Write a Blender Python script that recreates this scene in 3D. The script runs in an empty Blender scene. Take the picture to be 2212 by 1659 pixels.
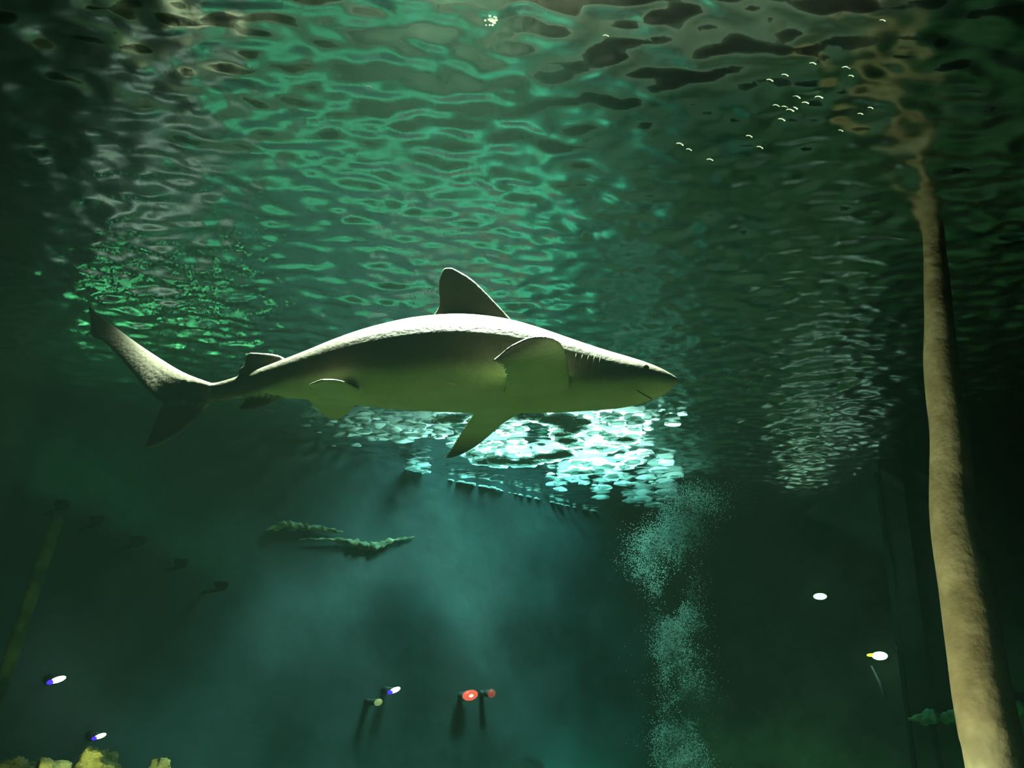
import bpy, bmesh, math, random
import numpy as np
from mathutils import Vector, Matrix, noise

random.seed(7)
rng = np.random.default_rng(11)
S = bpy.context.scene
COL = S.collection

# ------------------------------------------------------------------ camera
F = 2037.0
PITCH = math.radians(18.8)
H = 2.2            # water surface above the camera
FLOOR = -2.5       # tank floor below the camera
cam_d = bpy.data.cameras.new('camera')
cam = bpy.data.objects.new('camera', cam_d)
COL.objects.link(cam)
cam_d.sensor_width = 36.0
cam_d.lens = F * 36.0 / 2212.0
cam_d.clip_start = 0.02
cam.location = (0, 0, 0)
cam.rotation_euler = (math.pi / 2 + PITCH, 0, 0)
S.camera = cam

def ray(px, py):
    u = (px - 1106.0) / F
    v = (829.5 - py) / F
    return Vector((u, math.cos(PITCH) - v * math.sin(PITCH), math.sin(PITCH) + v * math.cos(PITCH)))

def at_y(px, py, y):          # point of a vertical plane at depth y
    d = ray(px, py)
    return d * (y / d.y)

def at_z(px, py, z):          # point of a horizontal plane at height z
    d = ray(px, py)
    return d * (z / d.z)

# ------------------------------------------------------------------ world: dark hall, greenish tank water
W = bpy.data.worlds.new('world')
S.world = W
W.use_nodes = True
nt = W.node_tree
nt.nodes.clear()
wo = nt.nodes.new('ShaderNodeOutputWorld')
bg = nt.nodes.new('ShaderNodeBackground')
bg.inputs['Color'].default_value = (0.010, 0.016, 0.013, 1)
bg.inputs['Strength'].default_value = 0.15
nt.links.new(bg.outputs[0], wo.inputs['Surface'])
va = nt.nodes.new('ShaderNodeVolumeAbsorption')
va.inputs['Color'].default_value = (0.25, 0.80, 0.62, 1)
va.inputs['Density'].default_value = 0.10
vs = nt.nodes.new('ShaderNodeVolumeScatter')
vs.inputs['Color'].default_value = (0.45, 1.0, 0.72, 1)
vs.inputs['Density'].default_value = 0.0009
vs.inputs['Anisotropy'].default_value = 0.15
ad = nt.nodes.new('ShaderNodeAddShader')
nt.links.new(va.outputs[0], ad.inputs[0])
nt.links.new(vs.outputs[0], ad.inputs[1])
nt.links.new(ad.outputs[0], wo.inputs['Volume'])

S.view_settings.view_transform = 'Standard'
S.view_settings.look = 'None'
S.view_settings.exposure = 0.3
S.view_settings.gamma = 1.0
S.view_settings.use_curve_mapping = False
cy = S.cycles
cy.max_bounces = 3
cy.diffuse_bounces = 1
cy.glossy_bounces = 2
cy.transmission_bounces = 4
cy.volume_bounces = 0
cy.transparent_max_bounces = 8
cy.sample_clamp_indirect = 4.0
cy.caustics_reflective = False
cy.caustics_refractive = False
cy.use_denoising = True
cy.use_adaptive_sampling = True
cy.adaptive_threshold = 0.1
cy.adaptive_min_samples = 12

# ------------------------------------------------------------------ helpers
def mat(name, col, rough=0.7, noise_scale=None, col2=None, bump=0.0, bump_scale=20.0, detail=4.0, spec=0.2, emit=None, estr=0.0):
    m = bpy.data.materials.new(name)
    m.use_nodes = True
    t = m.node_tree
    b = t.nodes['Principled BSDF']
    b.inputs['Base Color'].default_value = (*col, 1)
    b.inputs['Roughness'].default_value = rough
    b.inputs['Specular IOR Level'].default_value = spec
    if noise_scale:
        tc = t.nodes.new('ShaderNodeTexCoord')
        n = t.nodes.new('ShaderNodeTexNoise')
        n.inputs['Scale'].default_value = noise_scale
        n.inputs['Detail'].default_value = detail
        t.links.new(tc.outputs['Object'], n.inputs['Vector'])
        r = t.nodes.new('ShaderNodeValToRGB')
        r.color_ramp.elements[0].position = 0.38
        r.color_ramp.elements[1].position = 0.64
        r.color_ramp.elements[0].color = (*col, 1)
        r.color_ramp.elements[1].color = (*(col2 or col), 1)
        t.links.new(n.outputs['Fac'], r.inputs['Fac'])
        t.links.new(r.outputs['Color'], b.inputs['Base Color'])
    if bump:
        tc2 = t.nodes.new('ShaderNodeTexCoord')
        n2 = t.nodes.new('ShaderNodeTexNoise')
        n2.inputs['Scale'].default_value = bump_scale
        n2.inputs['Detail'].default_value = 5
        t.links.new(tc2.outputs['Object'], n2.inputs['Vector'])
        bp = t.nodes.new('ShaderNodeBump')
        bp.inputs['Strength'].default_value = bump
        bp.inputs['Distance'].default_value = 0.03
        t.links.new(n2.outputs['Fac'], bp.inputs['Height'])
        t.links.new(bp.outputs['Normal'], b.inputs['Normal'])
    if emit:
        b.inputs['Emission Color'].default_value = (*emit, 1)
        b.inputs['Emission Strength'].default_value = estr
    return m

def mesh_obj(name, verts, faces, material, parent=None, smooth=True):
    me = bpy.data.meshes.new(name)
    me.from_pydata([tuple(v) for v in verts], [], faces)
    me.update()
    if smooth:
        me.polygons.foreach_set('use_smooth', [True] * len(me.polygons))
    o = bpy.data.objects.new(name, me)
    if material:
        me.materials.append(material)
    COL.objects.link(o)
    if parent:
        o.parent = parent
    return o

def bm_obj(name, bm, material, parent=None, smooth=True):
    me = bpy.data.meshes.new(name)
    bm.to_mesh(me)
    bm.free()
    if smooth:
        me.polygons.foreach_set('use_smooth', [True] * len(me.polygons))
    o = bpy.data.objects.new(name, me)
    if material:
        me.materials.append(material)
    COL.objects.link(o)
    if parent:
        o.parent = parent
    return o

def tag(o, label, cat, group=None, kind=None):
    o['label'] = label
    o['category'] = cat
    if group:
        o['group'] = group
    if kind:
        o['kind'] = kind
    return o

def struct(o, label=None, cat=None):
    o['kind'] = 'structure'
    if label:
        o['label'] = label
    if cat:
        o['category'] = cat
    return o

def empty(name, loc):
    o = bpy.data.objects.new(name, None)
    o.empty_display_size = 0.1
    o.location = loc
    COL.objects.link(o)
    return o

def tube_geo(path, radii, n=20, lump=0.0, seed=0.0, cap=True, freq=3.0):
    vs_, fs = [], []
    path = [Vector(p) for p in path]
    up = Vector((0, 1, 0))
    for i, p in enumerate(path):
        a = path[max(i - 1, 0)]
        b = path[min(i + 1, len(path) - 1)]
        t = (b - a).normalized()
        s = t.cross(up)
        if s.length < 1e-4:
            s = t.cross(Vector((1, 0, 0)))
        s.normalize()
        w = s.cross(t).normalized()
        for k in range(n):
            an = 2 * math.pi * k / n
            d = s * math.cos(an) + w * math.sin(an)
            r = radii[i]
            if lump:
                r *= 1 + lump * noise.noise(p * freq + d * 0.6 + Vector((seed, seed * 2, 0)))
            vs_.append(p + d * r)
    m = len(path)
    for i in range(m - 1):
        for k in range(n):
            fs.append((i * n + k, i * n + (k + 1) % n, (i + 1) * n + (k + 1) % n, (i + 1) * n + k))
    if cap:
        fs.append(tuple(range(n - 1, -1, -1)))
        fs.append(tuple((m - 1) * n + k for k in range(n)))
    return vs_, fs

def resample(pts, n):
    """Catmull-Rom through rows of numbers."""
    pts = [np.array(p, float) for p in pts]
    out = []
    m = len(pts) - 1
    for j in range(n):
        t = j / (n - 1) * m
        i = min(int(t), m - 1)
        f = t - i
        p0 = pts[max(i - 1, 0)]; p1 = pts[i]; p2 = pts[i + 1]; p3 = pts[min(i + 2, m)]
        out.append(0.5 * ((2 * p1) + (-p0 + p2) * f + (2 * p0 - 5 * p1 + 4 * p2 - p3) * f * f + (-p0 + 3 * p1 - 3 * p2 + p3) * f ** 3))
    return out

# ------------------------------------------------------------------ tank shell
A0 = at_z(0, 815, H); A1 = at_z(1490, 1138, H)          # waterline of the long left wall
dirL = (A1 - A0).normalized()
Lfar = A0 - dirL * 5.0
C1 = at_z(1490, 1138, H)                                   # far corner
E = at_z(1897, 1000, H)                                    # front edge of the right block
R2 = at_z(2260, 984, H)
dirR = (R2 - E).normalized()
Rfar = E + dirR * 6.0
B1 = at_z(1960, 1082, H)                                   # far right wall, runs on behind the block

M_wall = mat('painted_tank_wall', (0.030, 0.050, 0.052), 0.9, 0.9, (0.055, 0.095, 0.10), 0.5, 3.0)
M_rockwall = mat('dark_rock', (0.018, 0.022, 0.016), 0.95, 1.3, (0.06, 0.065, 0.045), 0.8, 4.0)
M_sand = mat('dark_gravel', (0.018, 0.017, 0.012), 0.95, 1.2, (0.075, 0.068, 0.044), 0.5, 9.0)
M_ceil = mat('hall_ceiling', (0.02, 0.02, 0.018), 0.9, 2.0, (0.03, 0.03, 0.026))

TOP = H + 3.0
def wall(name, a, b, material, relief=0.0, nx=60, nz=44, thick=0.25, seed=0.0, label=None):
    """A vertical slab from plan point a to b, front face relieved; the front faces the camera side."""
    a = Vector((a.x, a.y, 0)); b = Vector((b.x, b.y, 0))
    t = (b - a).normalized()
    nrm = Vector((t.y, -t.x, 0))
    if nrm.dot(-(a + b) * 0.5) < 0:
        nrm = -nrm
    V, Fc = [], []
    for j in range(nz + 1):
        z = FLOOR + (TOP - FLOOR) * j / nz
        for i in range(nx + 1):
            p = a.lerp(b, i / nx)
            q = Vector((p.x, p.y, z))
            d = 0.0
            if relief:
                d = relief * (noise.fractal(q * 0.8 + Vector((seed, 0, 0)), 1.0, 2.0, 4))
            V.append(q + nrm * d)
    for j in range(nz):
        for i in range(nx):
            k = j * (nx + 1) + i
            Fc.append((k, k + 1, k + nx + 2, k + nx + 1))
    base = len(V)
    for (p, z) in ((a, FLOOR), (b, FLOOR), (b, TOP), (a, TOP)):
        V.append(Vector((p.x, p.y, z)) - nrm * thick)
    Fc.append((base, base + 3, base + 2, base + 1))
    o = mesh_obj(name, V, Fc, material)
    struct(o, label, 'wall' if label else None)
    return o

wall('wall_left', Lfar, C1 + dirL * 0.2, M_wall, 0.05, 110, 60, label='long smooth teal tank wall on the left side')
wall('wall_back', C1, B1, M_rockwall, 0.10, 60, 60, seed=5, label='dark brown rock wall behind the bubble plume')
wall('wall_right', E, Rfar, M_rockwall, 0.06, 60, 60, seed=9, label='dark rock wall behind the pale trunk')
wall('wall_right_return', B1, E, M_rockwall, 0.04, 20, 50, seed=13, thick=-0.2, label='dark end face of the right rock wall')

def slab(name, x0, x1, y0, y1, z0, z1, material, nx=2, ny=2, relief=0.0):
    V, Fc = [], []
    for j in range(ny + 1):
        for i in range(nx + 1):
            x = x0 + (x1 - x0) * i / nx; y = y0 + (y1 - y0) * j / ny
            d = relief * noise.fractal(Vector((x * 0.7, y * 0.7, 3.0)), 1.0, 2.0, 4) if relief else 0
            V.append((x, y, z1 + d))
    for j in range(ny):
        for i in range(nx):
            k = j * (nx + 1) + i
            Fc.append((k, k + 1, k + nx + 2, k + nx + 1))
    b = len(V)
    V += [(x0, y0, z0), (x1, y0, z0), (x1, y1, z0), (x0, y1, z0)]
    Fc.append((b, b + 3, b + 2, b + 1))
    return mesh_obj(name, V, Fc, material)

struct(slab('floor', -12, 12, -3, 15, FLOOR - 0.3, FLOOR, M_sand, 120, 90, 0.10), 'sandy tank floor', 'floor')
struct(slab('ceiling', -12, 12, -3, 15, TOP, TOP + 0.2, M_ceil), 'dark ceiling of the hall above the tank', 'ceiling')

# ------------------------------------------------------------------ water surface
def build_water():
    m = bpy.data.materials.new('water_underside')
    m.use_nodes = True
    t = m.node_tree
    t.nodes.clear()
    out = t.nodes.new('ShaderNodeOutputMaterial')
    fr = t.nodes.new('ShaderNodeFresnel'); fr.inputs['IOR'].default_value = 1.33
    gl = t.nodes.new('ShaderNodeBsdfGlossy'); gl.inputs['Roughness'].default_value = 0.24
    gl.inputs['Color'].default_value = (0.97, 0.99, 0.98, 1)
    tr = t.nodes.new('ShaderNodeBsdfTransparent')
    mx = t.nodes.new('ShaderNodeMixShader')
    t.links.new(fr.outputs[0], mx.inputs[0])
    t.links.new(tr.outputs[0], mx.inputs[1])
    t.links.new(gl.outputs[0], mx.inputs[2])
    t.links.new(mx.outputs[0], out.inputs['Surface'])
    N = 700; L = 17.5                       # 2.5 cm cells
    kx = np.fft.fftfreq(N, d=L / N) * 2 * np.pi
    KX, KY = np.meshgrid(kx, kx, indexing='ij')
    K = np.sqrt(KX ** 2 + KY ** 2) + 1e-9
    def field(lmin, lmax, p, stretch=1.0):
        Ks = np.sqrt(KX ** 2 + (KY * stretch) ** 2) + 1e-9
        k0, k1 = 2 * np.pi / lmax, 2 * np.pi / lmin
        amp = np.where((Ks > k0) & (Ks < k1), Ks ** (-p), 0.0) * np.exp(-(Ks / (k1 * 0.7)) ** 4)
        ph = rng.normal(size=(N, N)) + 1j * rng.normal(size=(N, N))
        return np.real(np.fft.ifft2(amp * ph))
    def unit_slope(f):
        gx = np.diff(f, axis=0) / (L / N)
        return f / gx.std()
    big = unit_slope(field(0.5, 2.4, 2.2))
    mid = unit_slope(field(0.10, 0.40, 1.5, 0.62))
    fine = unit_slope(field(0.06, 0.16, 1.2, 0.7))
    xs = -8.75 + np.arange(N) * L / N
    ys = -2.5 + np.arange(N) * L / N
    X, Y = np.meshgrid(xs, ys, indexing='ij')
    c = at_z(1180, 950, H)
    churn = np.exp(-(((X - c.x) / 2.4) ** 2 + ((Y - c.y) / 2.2) ** 2))
    patch = 0.75 + 0.5 * (unit_slope(field(1.5, 6, 2.0)) / 1.0 / 40 + 0.5).clip(0, 1)
    Z = H + 0.020 * big + (0.060 + 0.05 * churn) * mid * patch + (0.060 + 0.05 * churn) * fine * patch
    V = np.stack([X, Y, Z], -1).reshape(-1, 3)
    idx = np.arange(N * N).reshape(N, N)
    # keep the cells inside the tank
    q = np.stack([idx[:-1, :-1], idx[1:, :-1], idx[1:, 1:], idx[:-1, 1:]], -1)
    cx = X[:-1, :-1]; cyy = Y[:-1, :-1]
    nL = Vector((dirL.y, -dirL.x))
    sd = (cx - A0.x) * nL.x + (cyy - A0.y) * nL.y
    keep = (sd > -0.12)
    def line_y(p, q_):
        return p.y + (cx - p.x) * (q_.y - p.y) / (q_.x - p.x)
    keep &= cyy < np.where(cx > E.x, line_y(E, Rfar), line_y(C1, B1)) + 0.12
    q = q[keep].reshape(-1, 4)
    used = np.unique(q)
    remap = -np.ones(N * N, int); remap[used] = np.arange(len(used))
    q = remap[q]; V = V[used]
    me = bpy.data.meshes.new('water_surface')
    me.vertices.add(len(V)); me.vertices.foreach_set('co', V.astype(np.float32).ravel())
    me.loops.add(q.size); me.loops.foreach_set('vertex_index', q.ravel().astype(np.int32))
    me.polygons.add(len(q))
    me.polygons.foreach_set('loop_start', np.arange(0, q.size, 4, dtype=np.int32))
    me.polygons.foreach_set('loop_total', np.full(len(q), 4, dtype=np.int32))
    me.update(); me.validate()
    me.polygons.foreach_set('use_smooth', np.ones(len(q), bool))
    me.materials.append(m)
    o = bpy.data.objects.new('water_surface', me)
    COL.objects.link(o)
    tag(o, 'rippling green underside of the water surface overhead', 'water', kind='stuff')
build_water()

# ------------------------------------------------------------------ lamps
M_metal = mat('lamp_metal', (0.05, 0.05, 0.05), 0.5, 30, (0.08, 0.08, 0.08))

def aim(o, target):
    d = Vector(target) - o.location
    o.rotation_euler = d.to_track_quat('-Z', 'Y').to_euler()

def spot(name, loc, target, energy, col, deg, blend=0.6, radius=0.12):
    l = bpy.data.lights.new(name, 'SPOT')
    l.energy = energy; l.color = col; l.spot_size = math.radians(deg); l.spot_blend = blend; l.shadow_soft_size = radius
    o = bpy.data.objects.new(name, l)
    o.location = loc
    COL.objects.link(o)
    aim(o, target)
    return o

def lathe(profile, n=24):
    V, Fc = [], []
    for (r, z) in profile:
        for k in range(n):
            a = 2 * math.pi * k / n
            V.append((r * math.cos(a), r * math.sin(a), z))
    for i in range(len(profile) - 1):
        for k in range(n):
            Fc.append((i * n + k, i * n + (k + 1) % n, (i + 1) * n + (k + 1) % n, (i + 1) * n + k))
    Fc.append(tuple(range(n)))
    Fc.append(tuple((len(profile) - 1) * n + k for k in range(n - 1, -1, -1)))
    return V, Fc

def hall_spot(loc, target, energy, col, deg, label, r=0.22, estr=30, soft=None):
    e = empty('hall_spotlight', loc)
    d = (Vector(target) - Vector(loc)).to_track_quat('-Z', 'Y')
    V, Fc = lathe([(r * 0.35, 0.42), (r * 0.6, 0.38), (r * 0.75, 0.2), (r, 0.0), (r * 0.93, 0.0), (r * 0.7, 0.16)])
    h = mesh_obj('housing', V, Fc, M_metal, e); h.rotation_euler = d.to_euler()
    ml = mat('lamp_lens', (0.9, 0.9, 0.85), 0.3, 40, (0.85, 0.85, 0.8), emit=col, estr=estr)
    V, Fc = lathe([(r * 0.9, 0.012), (r * 0.9, 0.02), (r * 0.5, 0.05)])
    l = mesh_obj('lens', V, Fc, ml, e); l.rotation_euler = d.to_euler()
    rod_len = TOP - loc[2] - 0.3
    V, Fc = tube_geo([(0, 0, 0.33), (0, 0, 0.3 + rod_len)], [0.02, 0.02], 8)
    mesh_obj('hanging_rod', V, Fc, M_metal, e)
    tag(e, label, 'spotlight')
    s = spot('hall_spot_beam', Vector(loc) + (Vector(target) - Vector(loc)).normalized() * 0.06, target, energy, col, deg, 0.5, soft or r * 0.8)
    return e

def flood(loc, target, energy, col, label, deg=110, estr=12, r=0.11):
    """An underwater floodlight standing on the floor or a rock, on a small yoke."""
    e = empty('underwater_floodlight', loc)
    head = Vector((0, 0, 0.26))
    d = (Vector(target) - Vector(loc) - head).to_track_quat('-Z', 'Y').to_euler()
    V, Fc = lathe([(r * 0.4, 0.16), (r * 0.85, 0.13), (r, 0.02), (r, 0.0), (r * 0.9, 0.0), (r * 0.88, 0.015)])
    h = mesh_obj('housing', V, Fc, M_metal, e); h.location = head; h.rotation_euler = d
    ml = mat('flood_lens', (0.8, 0.9, 0.8), 0.3, 40, (0.7, 0.9, 0.8), emit=col, estr=estr)
    V, Fc = lathe([(r * 0.86, 0.004), (r * 0.86, 0.01), (r * 0.5, 0.012)])
    l = mesh_obj('lens', V, Fc, ml, e); l.location = head; l.rotation_euler = d
    if loc[2] > FLOOR + 0.05:
        V, Fc = tube_geo([(0, 0, 0.02), (0, 0, FLOOR - loc[2] + 0.04), (0, 0, FLOOR - loc[2])], [0.03, 0.035, 0.16], 12)
        mesh_obj('stand', V, Fc, M_metal, e)
    yv, yf = tube_geo([(-r - 0.02, 0, 0.26), (-r - 0.02, 0, 0.02), (0, 0, 0.0), (r + 0.02, 0, 0.02), (r + 0.02, 0, 0.26)], [0.012] * 5, 8)
    mesh_obj('yoke', yv, yf, M_metal, e)
    tag(e, label, 'floodlight')
    dirv = (Vector(target) - Vector(loc) - head).normalized()
    spot('flood_beam', Vector(loc) + head + dirv * 0.03, target, energy, col, deg, 0.8, r * 0.8)
    return e

SHY = 3.2                                   # depth of the shark
# strong overhead spotlight above and behind the shark
hall_spot((-0.30, SHY + 0.74, H + 1.7), (-0.36, SHY, 1.2), 15000, (1.0, 0.95, 0.78), 57, 'big warm spotlight hanging above the shark')
# white lamp above the foam patch
fc = at_z(1170, 950, H)
hall_spot((fc.x + 0.7, fc.y + 0.1, H + 2.0), (fc.x + 0.35, fc.y, H), 2800, (0.74, 1.0, 0.98), 76, 'white spotlight hanging above the foam patch', r=0.55, soft=0.6)
hall_spot((0.15, fc.y + 1.35, H + 1.7), (0.0, fc.y + 1.5, -0.5), 420, (0.34, 0.92, 1.0), 96, 'added teal spotlight brightening the left tank wall', r=0.35, soft=0.5)  # unseen lamp added to spread an even teal glow down the wall
# floods on the tank floor
flood((-0.2, 2.6, FLOOR), (-0.1, 3.3, 1.2), 13, (0.42, 1.0, 0.14), 'added yellow green fill light on the floor under the shark', 80)  # unseen fill lamp added for the green bounce on the belly
flood((-0.9, 2.9, -1.4), (2.15, 3.7, 0.7), 360, (1.0, 0.72, 0.44), 'warm floodlight on a tall stand aimed at the pale trunk', 58)
flood((0.85, 2.4, FLOOR), (0.50, 2.05, 1.7), 1700, (1.0, 0.88, 0.62), 'added warm narrow floodlight on the floor nearest the camera', 30)  # unseen lamp added to brighten the flakes and specks
flood((-1.65, 3.7, -1.35), (-2.05, 4.6, -0.35), 75, (1.0, 0.90, 0.36), 'added yellow floodlight on a stand in front of the yellow rocks', 75)  # unseen lamp added to bring up the yellow rock tops
flood((2.3, 8.0, FLOOR), (2.9, 10.9, -2.4), 170, (1.0, 0.66, 0.32), 'added warm brown floodlight on the floor before the dark back wall', 60)  # unseen lamp added for the brown zone mirrored in the surface
flood((3.0, 8.4, FLOOR), (3.2, 10.9, -1.9), 220, (0.50, 1.0, 0.46), 'added pale green floodlight on the floor before the dark back wall', 70)  # unseen lamp added to put a green patch into the surface reflection
flood((0.5, 8.3, FLOOR), (0.1, 10.1, -1.9), 560, (0.20, 1.0, 0.80), 'added teal floodlight on the floor below the foam patch', 80)  # unseen lamp added to turn the mirrored wall base teal
flood((4.2, 6.6, FLOOR), (4.6, 8.6, -1.7), 150, (0.45, 1.0, 0.40), 'added green floodlight on the floor behind the pale trunk', 90)  # unseen lamp added to green the reflection behind the trunk
flood((-2.2, 5.6, FLOOR), (-3.0, 7.2, -2.1), 80, (0.85, 0.85, 0.42), 'added olive floodlight on the floor below the left wall', 80)  # unseen lamp added to warm the mirrored left wall base

# small lamps seen through the water
def wall_hit(px, py, a, b, off=0.1):
    d = ray(px, py)
    t = Vector((b.x - a.x, b.y - a.y)).normalized()
    n = Vector((t.y, -t.x))
    if n.dot(Vector((-a.x, -a.y))) < 0: n = -n
    k = (n.x * a.x + n.y * a.y) / (n.x * d.x + n.y * d.y)
    p = d * k
    return p + Vector((n.x, n.y, 0)) * off, Vector((n.x, n.y, 0))

def oval(rx, ry, rz, n=20, m=10):
    bm = bmesh.new()
    bmesh.ops.create_uvsphere(bm, u_segments=n, v_segments=m, radius=1.0)
    bmesh.ops.scale(bm, vec=(rx, ry, rz), verts=bm.verts)
    return bm

def wall_lamp(px, py, a, b, wpx, hpx, tilt, col, estr, label, blue=True, group=None, energy=0, tail=None, bracket=False):
    p, n = wall_hit(px, py, a, b, 0.16)
    k = p.dot(Vector((0, math.cos(PITCH), math.sin(PITCH)))) / F
    e = empty('wall_lamp', p)
    e.rotation_euler = (0, 0, math.atan2(n.y, n.x) + math.pi / 2)
    R = Matrix.Rotation(-tilt, 4, 'Y')
    rx, rz = wpx * k / 2, hpx * k / 2
    bm = oval(rx, 0.03, rz); bm.transform(R)
    bm_obj('lens', bm, mat('lamp_glow', tuple(0.25 * c for c in col), 0.3, 30, tuple(0.2 * c for c in col), emit=col, estr=estr), e)
    bm = oval(rx * 0.9, 0.05, rz * 0.9); bm.transform(R @ Matrix.Translation((0, 0.05, 0)))
    bm_obj('housing', bm, M_metal, e)
    V, Fc = tube_geo([(0, 0.06, 0), (0, 0.17, 0)], [0.025, 0.035], 10)
    mesh_obj('wall_mount', V, Fc, M_metal, e)
    if blue:  # glowing oval imitating the blue colour fringe of the camera lens
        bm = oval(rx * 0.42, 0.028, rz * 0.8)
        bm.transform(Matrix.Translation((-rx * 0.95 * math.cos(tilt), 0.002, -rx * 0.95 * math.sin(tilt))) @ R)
        o = bm_obj('blue_fringe', bm, mat('fringe_glow', (0.05, 0.02, 0.6), 0.3, 30, (0.05, 0.02, 0.5), emit=(0.05, 0.01, 1.0), estr=2.5), e)
        o['label'] = 'deep blue lens fringe beside the lamp'
    if label.startswith('bright red'):
        bm = oval(rx * 0.5, 0.034, rz * 0.5); bm.transform(Matrix.Translation((-rx * 0.1, 0, -rz * 0.1)) @ R)
        o = bm_obj('bulb', bm, mat('hot_bulb', (1, 0.9, 0.7), 0.3, 30, (1, 0.9, 0.7), emit=(1.0, 0.8, 0.5), estr=2.5), e)
        o['label'] = 'pale glowing centre of the red lamp'
    if tail:
        bm = oval(rx * 0.6, 0.026, rz * 0.4); bm.transform(Matrix.Translation((-rx * 1.05, 0.004, rz * 0.25)))
        o = bm_obj('amber_lens', bm, mat('amber_glow', (0.8, 0.5, 0.1), 0.3, 30, (0.8, 0.45, 0.1), emit=(1.0, 0.55, 0.05), estr=2.2), e)
        o['label'] = 'amber side of the lamp'
    if bracket:
        for (x0, z0, x1, z1) in ((0.18, 0.10, 0.20, -0.42), (-0.12, -0.10, -0.02, -0.45)):
            V, Fc = tube_geo([(x0, 0.05, z0), ((x0 + x1) / 2 + 0.02, 0.04, (z0 + z1) / 2), (x1, 0.06, z1)], [0.010, 0.014, 0.008], 8)
            mesh_obj('bracket', V, Fc, mat('bracket_metal', (0.35, 0.38, 0.33), 0.4, 30, (0.3, 0.33, 0.3)), e)
    tag(e, label, 'lamp', group)
    if energy:
        l = bpy.data.lights.new('lamp_glow_light', 'POINT'); l.energy = energy; l.color = col; l.shadow_soft_size = 0.2
        o = bpy.data.objects.new('lamp_glow_light', l); o.location = p + n * 0.12; COL.objects.link(o)
    return e

WL = (A0, A1); WB = (C1, B1)
T20 = math.radians(20)
wall_lamp(106, 1469, *WL, 34, 12, T20, (1.0, 0.96, 0.78), 5, 'bright white lamp with blue lens fringe on the left wall, far left', energy=0.6)
wall_lamp(196, 1589, *WL, 26, 9, T20, (1.0, 0.96, 0.78), 5, 'small white lamp with blue lens fringe above the yellow rocks', energy=0.5)
wall_lamp(829, 1491, *WL, 28, 10, T20, (1.0, 0.97, 0.80), 5, 'small white lamp with blue lens fringe left of the red lamp', energy=0.5)
wall_lamp(793, 1517, *WL, 20, 14, T20, (0.55, 0.50, 0.20), 0.55, 'dim yellowish lamp just below a white lamp', blue=False)
wall_lamp(991, 1502, *WL, 44, 22, math.radians(8), (1.0, 0.10, 0.07), 1.3, 'bright red lamp low on the wall', blue=False, energy=0.5)
wall_lamp(1037, 1498, *WL, 20, 18, 0.0, (0.65, 0.10, 0.07), 0.55, 'dim red lamp right of the bright red lamp', blue=False)
wall_lamp(1782, 1291, *WB, 30, 14, math.radians(-4), (0.86, 1.0, 0.76), 2.0, 'greenish white lamp on the dark back wall', blue=False, energy=0.8)
wall_lamp(1910, 1418, *WB, 34, 18, math.radians(-2), (0.90, 1.0, 0.86), 2.2, 'white lamp with amber side and brackets at the wall edge', blue=False, energy=0.8, tail=True, bracket=True)

# uplights added only for their green reflections in the surface; dark bowls from below
def mirror_hit(px, py, a, b, off):
    d = ray(px, py)
    p = d * (H / d.z)
    d2 = Vector((d.x, d.y, -d.z))
    t = Vector((b.x - a.x, b.y - a.y)).normalized()
    n = Vector((t.y, -t.x))
    if n.dot(Vector((-a.x, -a.y))) < 0: n = -n
    k = (off - (n.x * (p.x - a.x) + n.y * (p.y - a.y))) / (n.x * d2.x + n.y * d2.y)
    return p + d2 * k, Vector((n.x, n.y, 0))
M_green = mat('green_glow', (0.3, 0.9, 0.5), 0.3, 30, (0.3, 0.8, 0.5), emit=(0.22, 1.0, 0.42), estr=18.0)
M_black = mat('black_bowl', (0.006, 0.008, 0.008), 0.9, 30, (0.01, 0.012, 0.012))
for i, (px, py) in enumerate(((212, 588), (285, 590), (372, 590), (462, 588), (545, 583))):
    p, n = mirror_hit(px, py, A0, A1, 0.28)
    e = empty('added_uplight', p)
    V, Fc = lathe([(0.014, -0.05), (0.035, -0.043), (0.053, -0.014), (0.057, 0.014), (0.053, 0.014), (0.047, -0.009)], 20)
    mesh_obj('bowl', V, Fc, M_black, e)
    V, Fc = lathe([(0.046, -0.006), (0.043, -0.002), (0.02, 0.002)], 20)
    mesh_obj('lens', V, Fc, M_green, e)
    V, Fc = tube_geo([(0, 0, -0.04), tuple(-n * 0.26 + Vector((0, 0, -0.04)))], [0.012, 0.015], 8)
    mesh_obj('wall_arm', V, Fc, M_black, e)
    tag(e, ['first', 'second', 'third', 'fourth', 'fifth'][i] + ' small added bowl uplight from the left on the left wall', 'uplight', 'uplights added for green reflections')

# row of unseen green lamps added for the streaks they mirror in the surface
M_green2 = mat('sea_green_glow', (0.1, 0.3, 0.2), 0.3, 30, (0.1, 0.3, 0.2), emit=(0.18, 1.0, 0.55), estr=2.0)
for i, s_ in enumerate((0.20, 0.27, 0.34, 0.41, 0.48, 0.55, 0.61)):
    q = A0.lerp(A1, s_)
    nL = Vector((dirL.y, -dirL.x, 0))
    p = Vector((q.x, q.y, -0.95 - 0.1 * (i % 2))) + nL * 0.30
    e = empty('added_green_lamp', p)
    bm = oval(0.20, 0.06, 0.12)
    bm.transform(Matrix.Rotation(math.atan2(dirL.y, dirL.x), 4, 'Z'))
    bm_obj('lens', bm, M_green2, e)
    V, Fc = tube_geo([(0, 0, 0), tuple(-nL * 0.3)], [0.06, 0.05], 10)
    mesh_obj('wall_mount', V, Fc, M_metal, e)
    tag(e, 'added green oval lamp low on the left wall, there for its reflection', 'lamp', 'added row of green lamps')

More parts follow.
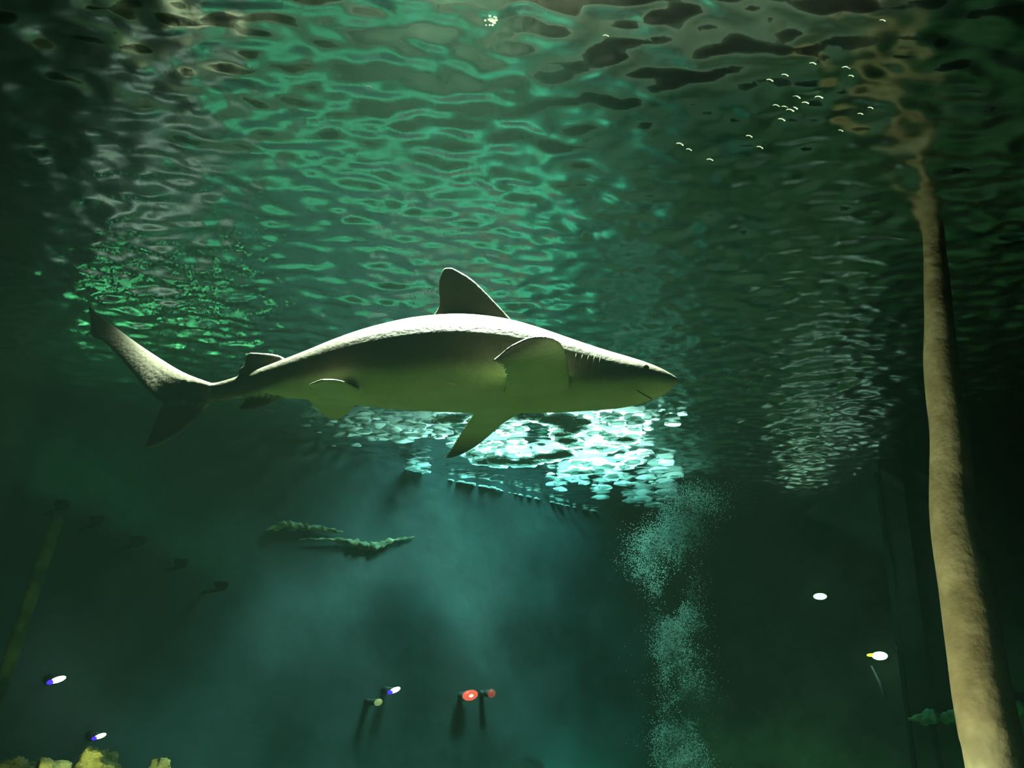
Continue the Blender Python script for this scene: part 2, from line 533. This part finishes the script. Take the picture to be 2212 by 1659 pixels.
# ------------------------------------------------------------------ shark
STN = [  # px, top, bottom, width ratio
    (1466, 820, 824, 1.2), (1457, 813, 834, 1.3), (1432, 800, 853, 1.35), (1400, 787, 866, 1.3), (1360, 774, 877, 1.2),
    (1320, 762, 883, 1.1), (1270, 746, 887, 1.02), (1220, 729, 890, 0.98), (1170, 712, 892, 0.95), (1110, 695, 893, 0.93),
    (1050, 685, 893, 0.92), (980, 681, 891, 0.92), (900, 687, 888, 0.90), (840, 698, 884, 0.88), (780, 713, 877, 0.85),
    (720, 733, 869, 0.80), (660, 757, 863, 0.76), (600, 780, 860, 0.72), (550, 799, 859, 0.70), (505, 815, 862, 0.70),
    (465, 826, 867, 0.62), (430, 826, 868, 0.45), (400, 818, 862, 0.25)]

def bend(px):
    t = max(0.0, (760 - px) / 560.0)
    return 0.28 * t * t

def build_shark():
    st = resample(STN, 90)
    V, Fc = [], []
    n = 36
    prof = []
    for (px, tp, bt, w) in st:
        y = SHY + bend(px)
        T = at_y(px, tp, y); B = at_y(px, bt, y)
        c = (T + B) / 2
        a = max((T.z - B.z) / 2 * 0.965, 0.002)
        prof.append((c.x, c.z, a, c.y))
        for k in range(n):
            an = 2 * math.pi * k / n
            sx = math.cos(an); sz = math.sin(an)
            V.append((c.x, c.y + a * w * sx, c.z + a * sz))
    m = len(st)
    for i in range(m - 1):
        for k in range(n):
            Fc.append((i * n + k, (i + 1) * n + k, (i + 1) * n + (k + 1) % n, i * n + (k + 1) % n))
    Fc.append(tuple(range(n))); Fc.append(tuple((m - 1) * n + k for k in range(n - 1, -1, -1)))
    finmark = []

    def fin(secs, thick, kind, steps=22, nn=16):
        """secs: rows (lead px,py,dy, trail px,py,dy, thickness factor)."""
        rows = resample(secs, steps)
        base = len(V)
        pts = []
        for r in rows:
            Lp = at_y(r[0], r[1], SHY + r[2]); Tp = at_y(r[3], r[4], SHY + r[5])
            pts.append((Lp, Tp, r[6]))
        for i, (Lp, Tp, tf) in enumerate(pts):
            q = pts[min(i + 1, len(pts) - 1)]; p = pts[max(i - 1, 0)]
            span = ((q[0] + q[1]) - (p[0] + p[1]))
            ch = Tp - Lp
            nr = ch.cross(span)
            if nr.length < 1e-9: nr = Vector((0, 1, 0))
            nr.normalize()
            th = thick * tf * 1.2
            for k in range(nn):
                an = 2 * math.pi * k / nn
                u = 0.5 - 0.5 * math.cos(an)
                hgt = math.sin(an) * (1.15 - 0.75 * u)
                V.append(Lp + ch * u + nr * th * hgt)
        for i in range(len(pts) - 1):
            for k in range(nn):
                Fc.append((base + i * nn + k, base + (i + 1) * nn + k, base + (i + 1) * nn + (k + 1) % nn, base + i * nn + (k + 1) % nn))
        Fc.append(tuple(base + k for k in range(nn)))
        Fc.append(tuple(base + (len(pts) - 1) * nn + k for k in range(nn - 1, -1, -1)))
        finmark.append((kind, pts))

    # first dorsal
    fin([(1150, 740, 0, 930, 730, 0, 1.5), (1118, 703, 0, 928, 690, 0, 1.2), (1085, 668, 0, 944, 662, 0, 1.0), (1052, 633, 0, 945, 633, 0, 0.9),
         (1020, 603, 0, 946, 606, 0, 0.75), (990, 585, 0, 952, 588, 0, 0.6), (974, 578, 0, 958, 580, 0, 0.5)], 0.014, 'dorsal')
    # second dorsal
    b5 = bend(550)
    fin([(640, 800, b5, 520, 835, b5, 1.2), (612, 771, b5, 512, 802, b5, 1.0), (580, 763, b5, 526, 790, b5, 0.9), (548, 762, b5, 530, 772, b5, 0.7), (540, 762, b5, 533, 766, b5, 0.6)], 0.009, 'dorsal', 14)
    # near pectoral: reaches toward the camera, seen from below
    fin([(1235, 850, -0.05, 1085, 862, -0.05, 1.4), (1232, 815, -0.15, 1090, 836, -0.15, 1.1), (1228, 780, -0.26, 1090, 808, -0.26, 0.9),
         (1216, 745, -0.38, 1080, 790, -0.38, 0.75), (1190, 729, -0.47, 1066, 782, -0.47, 0.6), (1150, 728, -0.54, 1062, 780, -0.54, 0.5), (1110, 745, -0.58, 1066, 782, -0.56, 0.4)], 0.014, 'pectoral')
    # far pectoral: hangs out and down on the other side
    fin([(1170, 868, 0.06, 1020, 872, 0.06, 1.4), (1120, 893, 0.16, 1020, 893, 0.15, 1.1), (1085, 915, 0.26, 1005, 918, 0.25, 0.9),
         (1058, 940, 0.36, 988, 944, 0.35, 0.75), (1030, 962, 0.44, 975, 966, 0.43, 0.6), (1002, 978, 0.50, 964, 983, 0.50, 0.5), (975, 987, 0.53, 960, 990, 0.53, 0.4)], 0.014, 'pectoral')
    # pelvic fins
    fin([(790, 858, -0.03, 690, 858, -0.03, 1.3), (770, 836, -0.10, 672, 846, -0.10, 1.0), (735, 822, -0.17, 664, 836, -0.17, 0.8), (700, 820, -0.21, 664, 832, -0.21, 0.6)], 0.010, 'pelvic', 14)
    fin([(780, 858, 0.02, 655, 856, 0.03, 1.3), (768, 876, 0.08, 672, 874, 0.09, 1.0), (752, 893, 0.13, 692, 893, 0.14, 0.8), (732, 905, 0.17, 706, 905, 0.17, 0.6)], 0.010, 'pelvic', 14)
    # anal fin
    b6 = bend(560)
    fin([(625, 845, b6, 520, 850, b6, 1.3), (600, 862, b6, 525, 866, b6, 1.0), (575, 876, b6, 512, 880, b6, 0.8), (548, 885, b6, 514, 887, b6, 0.6)], 0.009, 'anal', 14)
    # caudal, upper lobe: leans away from the camera
    def bb(px, e=0.0): return bend(px) + e
    fin([(470, 832, bb(470), 455, 864, bb(455), 2.2), (430, 819, bb(430, .04), 400, 868, bb(400), 1.9), (390, 801, bb(390, .09), 352, 872, bb(352), 1.6),
         (345, 774, bb(345, .14), 318, 845, bb(318, .01), 1.4), (300, 744, bb(300, .18), 285, 805, bb(285, .06), 1.2), (262, 716, bb(262, .21), 250, 765, bb(250, .11), 1.0),
         (238, 698, bb(238, .23), 222, 738, bb(222, .14), 0.85), (220, 684, bb(220, .24), 198, 727, bb(198, .15), 0.75), (206, 672, bb(206, .25), 196, 705, bb(196, .18), 0.6), (196, 660, bb(196, .26), 192, 672, bb(192, .24), 0.5)], 0.016, 'caudal', 30)
    # caudal, lower lobe
    fin([(475, 845, bb(470), 385, 850, bb(385), 1.8), (452, 872, bb(450), 352, 872, bb(355), 1.4), (432, 898, bb(432, -.02), 338, 900, bb(345, -.02), 1.1),
         (402, 925, bb(402, -.04), 328, 928, bb(335, -.04), 0.9), (368, 948, bb(368, -.06), 318, 952, bb(325, -.06), 0.7), (335, 964, bb(335, -.07), 312, 968, bb(312, -.07), 0.5)], 0.014, 'caudal', 24)

    me = bpy.data.meshes.new('body')
    me.from_pydata([tuple(v) for v in V], [], Fc)
    me.update()
    bm = bmesh.new(); bm.from_mesh(me); bmesh.ops.recalc_face_normals(bm, faces=bm.faces); bm.to_mesh(me); bm.free()
    o = bpy.data.objects.new('body', me)
    COL.objects.link(o)
    md = o.modifiers.new('remesh', 'REMESH'); md.mode = 'VOXEL'; md.voxel_size = 0.0046; md.use_smooth_shade = True
    ms = o.modifiers.new('smooth', 'SMOOTH'); ms.iterations = 4; ms.factor = 0.5
    dg = bpy.context.evaluated_depsgraph_get()
    nm = bpy.data.meshes.new_from_object(o.evaluated_get(dg))
    nm.name = 'body'
    o.modifiers.clear()
    o.data = nm
    # ---- skin colouring: bronze back, pale belly, dusky fin tips
    nv = len(nm.vertices)
    co = np.zeros(nv * 3); nm.vertices.foreach_get('co', co); co = co.reshape(-1, 3)
    pr = np.array(sorted(prof))
    cz = np.interp(co[:, 0], pr[:, 0], pr[:, 1]); aa = np.interp(co[:, 0], pr[:, 0], pr[:, 2])
    rel = (co[:, 2] - cz) / np.maximum(aa, 0.01)          # -1 belly .. 1 back
    wob = np.array([noise.noise(Vector(c) * 6.0) for c in co])
    xhead = at_y(1330, 800, SHY).x; xtail = at_y(640, 800, SHY).x
    cut = -0.36 + 0.10 * wob
    cut = cut + np.clip((co[:, 0] - xhead) / 0.15, 0, 1) * 0.35
    cut = cut - np.clip((xtail - co[:, 0]) / 0.3, 0, 1) * 0.9
    dark = 1 / (1 + np.exp(-(rel - cut) / 0.07))
    cy_ = np.interp(co[:, 0], pr[:, 0], pr[:, 3])
    nor = np.zeros(nv * 3); nm.vertices.foreach_get('normal', nor); nor = nor.reshape(-1, 3)
    tip = np.zeros(nv)
    kd_pts = {}
    from mathutils.kdtree import KDTree
    for kind, pts in finmark:
        tot = len(pts) * 7
        kd = KDTree(tot); info = []
        for i, (Lp, Tp, tf) in enumerate(pts):
            for j in range(7):
                kd.insert(Lp.lerp(Tp, j / 6), len(info)); info.append((i / (len(pts) - 1), j / 6))
        kd.balance()
        lo = np.min([np.minimum(p[0], p[1]) for p in pts], 0) - 0.03
        hi = np.max([np.maximum(p[0], p[1]) for p in pts], 0) + 0.03
        cand = np.where(np.all((co > lo) & (co < hi), 1))[0]
        for vi in cand:
            c = Vector(co[vi])
            _, ix, dist = kd.find(c)
            s, ch = info[ix]
            if s < 0.08 or dist > 0.03: continue
            g = min(1.0, (s - 0.08) / 0.30); g = g * g * (3 - 2 * g)
            if kind in ('pectoral', 'pelvic'):
                dv = 0.95 if nor[vi, 2] > 0.0 else 0.12
                dark[vi] = dark[vi] * (1 - g) + dv * g
                t0 = max(0.0, (s - 0.40) / 0.35)
                if kind == 'pectoral': tip[vi] = min(1.0, t0)
            else:
                dark[vi] = dark[vi] * (1 - g) + g
                if kind == 'caudal':
                    tip[vi] = max(0.0, (s - 0.7) / 0.3) * 0.7
                elif kind == 'dorsal':
                    tip[vi] = (0.35 + 0.5 * s) * g
                else:
                    tip[vi] = 0.5 * g
    back = np.array([0.080, 0.066, 0.049]); belly = np.array([0.38, 0.46, 0.21]); dusk = np.array([0.045, 0.040, 0.030])
    cc = back[None] * dark[:, None] + belly[None] * (1 - dark[:, None])
    cc = cc * (1 - tip[:, None]) + dusk[None] * tip[:, None]
    at = nm.attributes.new('skin', 'FLOAT_COLOR', 'POINT')
    at.data.foreach_set('color', np.c_[cc, np.ones(nv)].astype(np.float32).ravel())
    ms_ = mat('shark_skin', (0.2, 0.2, 0.2), 0.55, bump=0.12, bump_scale=60, spec=0.25)
    t = ms_.node_tree
    an = t.nodes.new('ShaderNodeAttribute'); an.attribute_name = 'skin'
    nz = t.nodes.new('ShaderNodeTexNoise'); nz.inputs['Scale'].default_value = 9; nz.inputs['Detail'].default_value = 5
    tc = t.nodes.new('ShaderNodeTexCoord'); t.links.new(tc.outputs['Object'], nz.inputs['Vector'])
    mp = t.nodes.new('ShaderNodeMapRange'); mp.inputs['To Min'].default_value = 0.78; mp.inputs['To Max'].default_value = 1.2
    t.links.new(nz.outputs['Fac'], mp.inputs['Value'])
    mu = t.nodes.new('ShaderNodeVectorMath'); mu.operation = 'SCALE'
    t.links.new(an.outputs['Color'], mu.inputs[0]); t.links.new(mp.outputs['Result'], mu.inputs['Scale'])
    t.links.new(mu.outputs[0], t.nodes['Principled BSDF'].inputs['Base Color'])
    nm.materials.clear(); nm.materials.append(ms_)
    nm.polygons.foreach_set('use_smooth', [True] * len(nm.polygons))
    root = empty('shark', (0, 0, 0))
    o.parent = root
    tag(root, 'large shark with bright lit back, dark flank and pale green belly swimming right', 'shark')
    # details: eyes, mouth, gills
    def surf_y(x, z, side):
        c_z = np.interp(x, pr[:, 0], pr[:, 1]); a_ = np.interp(x, pr[:, 0], pr[:, 2])
        px_ = np.array([at_y(s_[0], s_[1], SHY).x for s_ in st][::-1]); wr = np.interp(x, px_, np.array([s_[3] for s_ in st])[::-1])
        k = max(0.0, 1 - ((z - c_z) / a_) ** 2)
        return SHY + side * a_ * wr * math.sqrt(k)
    m_dark = mat('gill_shadow', (0.10, 0.10, 0.07), 0.8, 40, (0.12, 0.115, 0.085))
    m_eye = mat('eye_gloss', (0.01, 0.01, 0.01), 0.08, 40, (0.02, 0.02, 0.02), spec=0.6)
    for side in (-1, 1):
        ep = at_y(1388, 812, SHY)
        bm = oval(0.012, 0.006, 0.011, 16, 10)
        e = bm_obj('eye', bm, m_eye, root)
        e.location = (ep.x, surf_y(ep.x, ep.z, side), ep.z)
        for g in range(5):
            pts = []
            for j in range(7):
                q = at_y(1292 - g * 13 - 4 * math.sin(j / 6 * math.pi), 792 + j * 9 - abs(g - 2) * 1.0, SHY)
                pts.append((q.x, surf_y(q.x, q.z, side) + side * 0.0005, q.z))
            Vt, Ft = tube_geo(pts, [0.0005, 0.0009, 0.0011, 0.0011, 0.0011, 0.0009, 0.0005], 6)
            mesh_obj('gill_slit', Vt, Ft, m_dark, root)
    pts = []
    for j in range(15):
        s = -1 + 2 * j / 14
        px_ = 1408 - 40 * abs(s) ** 1.6
        q = at_y(px_, 866 - 10 * abs(s) ** 2 + 4, SHY)
        c_z = np.interp(q.x, pr[:, 0], pr[:, 1]); a_ = np.interp(q.x, pr[:, 0], pr[:, 2])
        ang = -math.pi / 2 + s * 0.85
        pts.append((q.x, SHY + a_ * 1.25 * math.cos(ang), c_z + a_ * math.sin(ang)))
    Vt, Ft = tube_geo(pts, [0.001] + [0.0026] * 13 + [0.001], 8)
    mesh_obj('mouth', Vt, Ft, m_dark, root)
build_shark()

# ------------------------------------------------------------------ pale trunk on the right
M_trunk = mat('pale_bark', (0.34, 0.27, 0.16), 0.9, 7.0, (0.52, 0.43, 0.28), 0.35, 16.0)
def build_trunk():
    rows = [  # py, left px, right px, depth
        (540, 1993, 2046, 4.12), (620, 1995, 2054, 4.06), (700, 1997, 2064, 4.0), (780, 1995, 2072, 3.96), (860, 1999, 2082, 3.92),
        (940, 2008, 2092, 3.88), (1020, 2009, 2100, 3.84), (1100, 2010, 2106, 3.80), (1180, 2018, 2122, 3.76), (1260, 2030, 2140, 3.72),
        (1340, 2041, 2156, 3.68), (1420, 2052, 2170, 3.64), (1500, 2063, 2184, 3.6), (1580, 2078, 2200, 3.56), (1659, 2096, 2216, 3.52)]
    path, rad = [], []
    for (py, l, r, y) in rows:
        c = at_y((l + r) / 2, py, y)
        path.append(c); rad.append((r - l) / 2 * y / F * 0.97)
    # above the water and down to the floor
    d = (path[0] - path[2]).normalized()
    tops = [path[0] + d * 1.1, path[0] + d * 0.5]
    low = path[-1]
    dl = (path[-1] - path[-4]); dl = dl / -dl.z
    steps = [low + dl * ((low.z - FLOOR + 0.1) * s) for s in (0.25, 0.5, 0.75, 1.0)]
    path = tops + path + steps
    rad = [rad[0] * 0.8, rad[0] * 0.9] + rad + [rad[-1] * 1.05, rad[-1] * 1.12, rad[-1] * 1.2, rad[-1] * 1.35]
    rows2 = resample([(*p, r) for p, r in zip(path, rad)], 90)
    Vt, Ft = tube_geo([r[:3] for r in rows2], [r[3] for r in rows2], 28, 0.10, 2.0)
    o = mesh_obj('tree_trunk', Vt, Ft, M_trunk)
    tag(o, 'tall pale crooked tree trunk rising through the water surface on the right', 'trunk')
build_trunk()

def build_far_post():
    y = 5.3
    p1 = at_y(128, 1105, y); p0 = at_y(16, 1440, y)
    d = (p0 - p1)
    k = (FLOOR - p1.z) / d.z
    path = [p1 + d * (k * j / 24) for j in range(25)]
    rad = [0.035 + 0.012 * j / 24 for j in range(25)]
    Vt, Ft = tube_geo(path, rad, 16, 0.35, 7.0)
    o = mesh_obj('leaning_post', Vt, Ft, mat('mossy_wood', (0.03, 0.05, 0.02), 0.9, 8, (0.08, 0.11, 0.04), 0.3))
    tag(o, 'thin mossy green post leaning in the gloom at the left edge', 'post')
build_far_post()

# ------------------------------------------------------------------ yellow rocks, bottom left
M_coral = mat('yellow_coral_rock', (0.20, 0.19, 0.06), 0.95, 9.0, (0.62, 0.58, 0.25), 0.8, 26.0)
def rock(px, py, y, wpx, label, seed, squash=0.8):
    top = at_y(px, py - 14, y)
    r = wpx / 2 * y / F
    V, Fc = [], []
    rows = 40; n = 40
    hgt = top.z - FLOOR
    for i in range(rows + 1):
        t = i / rows
        # rounded head on a widening foot
        z = top.z - hgt * t ** 1.6
        rr = r * math.sqrt(max(0.0, 1 - (1 - min(1.0, t * 5.2)) ** 2)) * (1 + 0.8 * max(0, t - 0.2))
        for k in range(n):
            an = 2 * math.pi * k / n
            q = Vector((math.cos(an), math.sin(an) * squash, 0))
            p = Vector((top.x, y, z)) + q * rr
            f = noise.fractal(p * 9.0 + Vector((seed, 0, seed)), 0.8, 2.0, 5)
            p = p + q * f * 0.45 * r + Vector((0, 0, f * 0.55 * r * (1 - t)))
            V.append(p)
    for i in range(rows):
        for k in range(n):
            Fc.append((i * n + k, (i + 1) * n + k, (i + 1) * n + (k + 1) % n, i * n + (k + 1) % n))
    Fc.append(tuple(range(n))); Fc.append(tuple(rows * n + k for k in range(n - 1, -1, -1)))
    o = mesh_obj('coral_rock', V, Fc, M_coral)
    tag(o, label, 'rock', 'yellow rocks at the bottom left')
rock(212, 1626, 4.6, 90, 'tallest yellow rock pinnacle at the bottom left', 1.0)
rock(118, 1650, 4.3, 75, 'low yellow rock left of the tallest pinnacle', 4.0)
rock(45, 1646, 4.8, 90, 'yellow rock nearest the left bottom corner', 8.0)
rock(345, 1648, 4.5, 62, 'small separate yellow rock right of the others', 12.0)

# rock ledges on the walls
M_ledge = mat('pale_ledge', (0.06, 0.08, 0.055), 0.9, 9, (0.24, 0.28, 0.17), 0.6, 20)
def ledge(pts, wallpts, label, thick, seed, material, outw=0.12):
    path, rad = [], []
    rows = resample(pts, 150)
    for i, (px, py, tpx) in enumerate(rows):
        p, n = wall_hit(px, py, *wallpts, 0.04)
        path.append(p); rad.append(max(tpx, 1) * p.y / F / 2 * thick * 0.85)
    Vt, Ft = tube_geo(path, rad, 14, 1.3, seed, freq=17.0)
    o = mesh_obj('rock_ledge', Vt, Ft, material)
    tag(o, label, 'ledge')
ledge([(568, 1146, 4), (600, 1136, 18), (640, 1138, 16), (690, 1144, 12), (735, 1150, 3)], WL, 'short pale ledge on the left wall, upper one of two', 1.0, 3.0, M_ledge)
ledge([(640, 1166, 2), (700, 1166, 6), (760, 1174, 16), (800, 1180, 18), (850, 1168, 9), (890, 1160, 2)], WL, 'long pale ledge on the left wall, lower one of two', 1.0, 6.0, M_ledge)
ledge([(1960, 1552, 10), (2000, 1550, 26), (2050, 1548, 26), (2120, 1546, 26), (2212, 1530, 22), (2300, 1525, 10)], (E, Rfar), 'dim green ledge on the wall behind the pale trunk', 1.0, 9.0, mat('green_ledge', (0.05, 0.12, 0.06), 0.9, 6, (0.10, 0.22, 0.11), 0.4))

# ------------------------------------------------------------------ foam under the lamp
def build_foam():
    m = bpy.data.materials.new('foam')
    m.use_nodes = True
    t = m.node_tree
    b = t.nodes['Principled BSDF']
    b.inputs['Base Color'].default_value = (0.9, 0.93, 0.9, 1)
    b.inputs['Roughness'].default_value = 0.6
    tl = t.nodes.new('ShaderNodeBsdfTranslucent'); tl.inputs['Color'].default_value = (0.85, 0.95, 0.92, 1)
    nz = t.nodes.new('ShaderNodeTexNoise'); nz.inputs['Scale'].default_value = 25
    bp = t.nodes.new('ShaderNodeBump'); bp.inputs['Strength'].default_value = 0.3
    t.links.new(nz.outputs['Fac'], bp.inputs['Height']); t.links.new(bp.outputs['Normal'], b.inputs['Normal'])
    mx = t.nodes.new('ShaderNodeMixShader'); mx.inputs[0].default_value = 0.6
    t.links.new(b.outputs[0], mx.inputs[1]); t.links.new(tl.outputs[0], mx.inputs[2])
    t.links.new(mx.outputs[0], t.nodes['Material Output'].inputs['Surface'])
    bm0 = bmesh.new(); bmesh.ops.create_icosphere(bm0, subdivisions=2, radius=1.0)
    bmesh.ops.delete(bm0, geom=[v for v in bm0.verts if v.co.z < -0.2], context='VERTS')
    bm0.verts.index_update()
    sv = np.array([v.co[:] for v in bm0.verts]); sf = np.array([[v.index for v in f.verts] for f in bm0.faces]); bm0.free()
    grow = 1.45
    areas = [  # cx, cy, rx, ry, tilt, count, size px
        (982, 896, 48, 16, -0.1, 40, 26), (960, 912, 40, 10, 0, 18, 22), (940, 936, 34, 16, 0, 12, 24), (900, 925, 40, 12, 0.0, 9, 26), (860, 938, 40, 18, 0, 9, 30),
        (790, 932, 50, 26, 0, 11, 30), (760, 905, 55, 14, 0, 8, 22), (700, 915, 40, 25, 0, 6, 18), (750, 962, 30, 8, 0, 4, 18), (830, 873, 20, 6, 0, 3, 18),
        (1180, 902, 90, 13, 0.12, 60, 28), (1130, 897, 40, 10, 0, 22, 24), (1240, 918, 60, 16, 0.2, 40, 28), (1222, 950, 24, 36, 0, 40, 28), (1170, 990, 60, 12, -0.15, 40, 28),
        (1100, 998, 60, 12, -0.05, 34, 28), (1050, 990, 50, 12, 0, 20, 26), (1090, 962, 70, 10, -0.1, 14, 26), (1090, 930, 50, 12, -0.2, 9, 26),
        (1010, 960, 40, 12, -0.1, 10, 24), (1320, 905, 60, 16, 0.1, 18, 28), (1330, 945, 45, 10, 0.1, 14, 28), (1290, 965, 60, 14, 0.0, 12, 28), (1370, 930, 40, 30, 0, 10, 26),
        (1290, 1005, 70, 16, 0, 14, 30), (1370, 985, 40, 16, 0, 8, 26), (1210, 1022, 60, 14, 0, 16, 26), (1250, 1050, 60, 16, 0, 9, 26),
        (905, 1012, 30, 14, 0.2, 8, 22), (1000, 1046, 34, 3, 0.23, 34, 15), (1062, 1060, 45, 3, 0.23, 40, 15), (1125, 1074, 40, 3, 0.23, 30, 14), (1200, 1090, 45, 3, 0.23, 24, 12), (1270, 1105, 40, 3, 0.23, 16, 12),
        (1350, 1045, 70, 22, 0, 10, 28), (1420, 1060, 60, 22, 0, 9, 28), (1360, 1080, 80, 12, 0.1, 8, 24), (1440, 1020, 40, 20, 0, 6, 26),
        (1440, 900, 50, 20, 0, 6, 20)]
    VV, FF = [], []; off = 0
    for (cx, cy_, rx, ry, tilt, cnt, size) in areas:
        for _ in range(cnt):
            r = math.sqrt(random.random()); a = random.random() * 2 * math.pi
            dx, dy = rx * r * math.cos(a), ry * r * math.sin(a)
            px = cx + dx * math.cos(tilt) - dy * math.sin(tilt); py = cy_ + dx * math.sin(tilt) + dy * math.cos(tilt)
            p = at_z(px, py, H - 0.055)
            w = grow * size * random.uniform(0.28, 1.05) ** 1.1 * p.length / F
            hh = w * random.uniform(0.16, 0.30)
            dd = w * random.uniform(0.4, 0.7)
            ang = random.uniform(-0.3, 0.3)
            q = sv * np.array([w * 0.62, dd, hh]) * (1 + 0.16 * rng.normal(size=(len(sv), 1)).clip(-1.5, 1.5))
            c, s = math.cos(ang), math.sin(ang)
            q = np.c_[q[:, 0] * c - q[:, 1] * s, q[:, 0] * s + q[:, 1] * c, q[:, 2]]
            q += np.array(p)
            VV.append(q); FF.append(sf + off); off += len(sv)
    V = np.concatenate(VV); Fm = np.concatenate(FF)
    o = mesh_obj('foam_patch', V.tolist(), [tuple(f) for f in Fm.tolist()], m)
    tag(o, 'brilliant white foam and bubbles on the surface below the lamp', 'foam', kind='stuff')
build_foam()

# ------------------------------------------------------------------ bubble plume (a cloud of fine bubbles)
def build_plume():
    m = mat('fine_bubbles', (0.30, 0.40, 0.36), 0.6, 30, (0.26, 0.36, 0.32))
    y0 = 9.3
    rows = [(1500, 1075, 110), (1490, 1115, 90), (1440, 1165, 90), (1420, 1205, 100), (1440, 1250, 80), (1460, 1300, 60), (1470, 1345, 62), (1450, 1390, 80), (1445, 1435, 95),
            (1465, 1480, 80), (1478, 1530, 55), (1470, 1570, 52), (1465, 1610, 80), (1480, 1655, 70), (1480, 1720, 80), (1480, 1800, 80)]
    path = resample([(*at_y(px, py, y0), w / 2 * y0 / F) for px, py, w in rows], 200)
    n = 110000
    ii = rng.integers(0, 200, n)
    P = np.array(path)[ii]
    off = rng.normal(size=(n, 3)) * 0.68
    C = P[:, :3] + off * P[:, 3:4] * np.array([1, 1, 0.8])
    keep = np.array([noise.fractal(Vector(c) * 2.8, 1.0, 2.0, 3) for c in C]) + rng.normal(size=n) * 0.12 > 0.02
    C = C[keep & (C[:, 2] < H - 0.05)]
    n = len(C)
    base = np.array([(1, 0, 0), (-1, 0, 0), (0, 1, 0), (0, -1, 0), (0, 0, 1), (0, 0, -1)], float)
    fs = np.array([(0, 2, 4), (2, 1, 4), (1, 3, 4), (3, 0, 4), (2, 0, 5), (1, 2, 5), (3, 1, 5), (0, 3, 5)])
    R = rng.uniform(0.002, 0.0055, n)
    V = (C[:, None, :] + base[None] * R[:, None, None]).reshape(-1, 3)
    Fm = (fs[None] + (np.arange(n) * 6)[:, None, None]).reshape(-1, 3)
    me = bpy.data.meshes.new('bubble_plume')
    me.vertices.add(len(V)); me.vertices.foreach_set('co', V.astype(np.float32).ravel())
    me.loops.add(Fm.size); me.loops.foreach_set('vertex_index', Fm.ravel().astype(np.int32))
    me.polygons.add(len(Fm))
    me.polygons.foreach_set('loop_start', np.arange(0, Fm.size, 3, dtype=np.int32))
    me.polygons.foreach_set('loop_total', np.full(len(Fm), 3, dtype=np.int32))
    me.update()
    me.polygons.foreach_set('use_smooth', np.ones(len(Fm), bool))
    me.materials.append(m)
    o = bpy.data.objects.new('bubble_plume', me); COL.objects.link(o)
    tag(o, 'hazy teal column of fine bubbles sinking below the foam', 'bubbles', kind='stuff')
build_plume()

# ------------------------------------------------------------------ drifting flakes as motion trails, specks standing for a lamp reflection
M_flake = mat('white_flake', (0.85, 0.85, 0.75), 0.5, 50, (0.8, 0.8, 0.7))
def flake_mesh():  # arc shape stands for the motion trail of a drifting particle
    pts, rad = [], []
    for j in range(9):
        a = math.radians(125 - 100 * j / 8)
        pts.append((math.cos(a) * 0.62, 0, math.sin(a) * 0.62 - 0.45)); rad.append(0.05 + 0.06 * (j / 8) * (1 if j < 8 else 0.5))
    Vt, Ft = tube_geo(pts, rad, 8)
    me = bpy.data.meshes.new('flake'); me.from_pydata([tuple(v) for v in Vt], [], Ft); me.update()
    me.polygons.foreach_set('use_smooth', [True] * len(me.polygons))
    me.materials.append(M_flake)
    return me
FM = flake_mesh()
def flake(px, py, size, label, group):
    y = 2.2
    o = bpy.data.objects.new('drifting_flake', FM)
    o.location = at_y(px, py, y)
    k = size * y / F
    o.scale = (k, k, k)
    o.rotation_euler = (0, random.uniform(-0.1, 0.1), 0)
    COL.objects.link(o)
    tag(o, label, 'flake', group)
for (px, py, s_) in [(1754, 137, 18), (1826, 146, 22), (1694, 162, 18), (1661, 173, 18), (1719, 209, 20), (1767, 210, 21), (1738, 222, 18), (1675, 228, 18), (1693, 231, 18),
                     (1713, 233, 20), (1705, 238, 20), (1687, 258, 18), (1617, 294, 16), (1467, 311, 18), (1640, 318, 16), (1837, 164, 14), (1815, 282, 12), (1879, 233, 14), (1857, 246, 14), (1487, 323, 14), (1532, 345, 16)]:
    flake(px, py, s_, {1826: 'brightest thick motion-trailed flake at the upper right of the drifting flakes', 1467: 'leftmost motion-trailed white flake of the upper right drifting flakes', 1640: 'lowest bright motion-trailed flake of the upper right drifting flakes'}.get(px, 'tiny motion-trailed white flake drifting in the upper right water'), 'drifting flakes at the upper right')
flake(1307, 77, 16, 'lone tiny motion-trailed flake right of the reflection specks', None)
flake(795, 187, 14, 'lone tiny motion-trailed flake at the upper left middle', None)
flake(1905, 44, 16, 'lone tiny motion-trailed flake near the top right corner', None)

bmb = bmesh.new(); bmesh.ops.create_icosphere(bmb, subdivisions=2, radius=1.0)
BM = bpy.data.meshes.new('bubble'); bmb.to_mesh(BM); bmb.free()  # round specks imitating a bright lamp reflection on the surface
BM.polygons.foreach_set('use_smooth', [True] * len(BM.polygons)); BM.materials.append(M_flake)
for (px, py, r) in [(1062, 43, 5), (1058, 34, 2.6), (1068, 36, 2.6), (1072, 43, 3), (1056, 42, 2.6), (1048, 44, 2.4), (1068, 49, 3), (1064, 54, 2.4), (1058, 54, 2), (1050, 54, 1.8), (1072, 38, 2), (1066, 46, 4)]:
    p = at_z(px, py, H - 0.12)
    o = bpy.data.objects.new('reflection_speck', BM)
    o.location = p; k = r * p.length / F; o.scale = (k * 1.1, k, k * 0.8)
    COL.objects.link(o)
    tag(o, 'tiny cream speck of the imitated lamp reflection at the top', 'bubble', 'lamp reflection specks at the top')
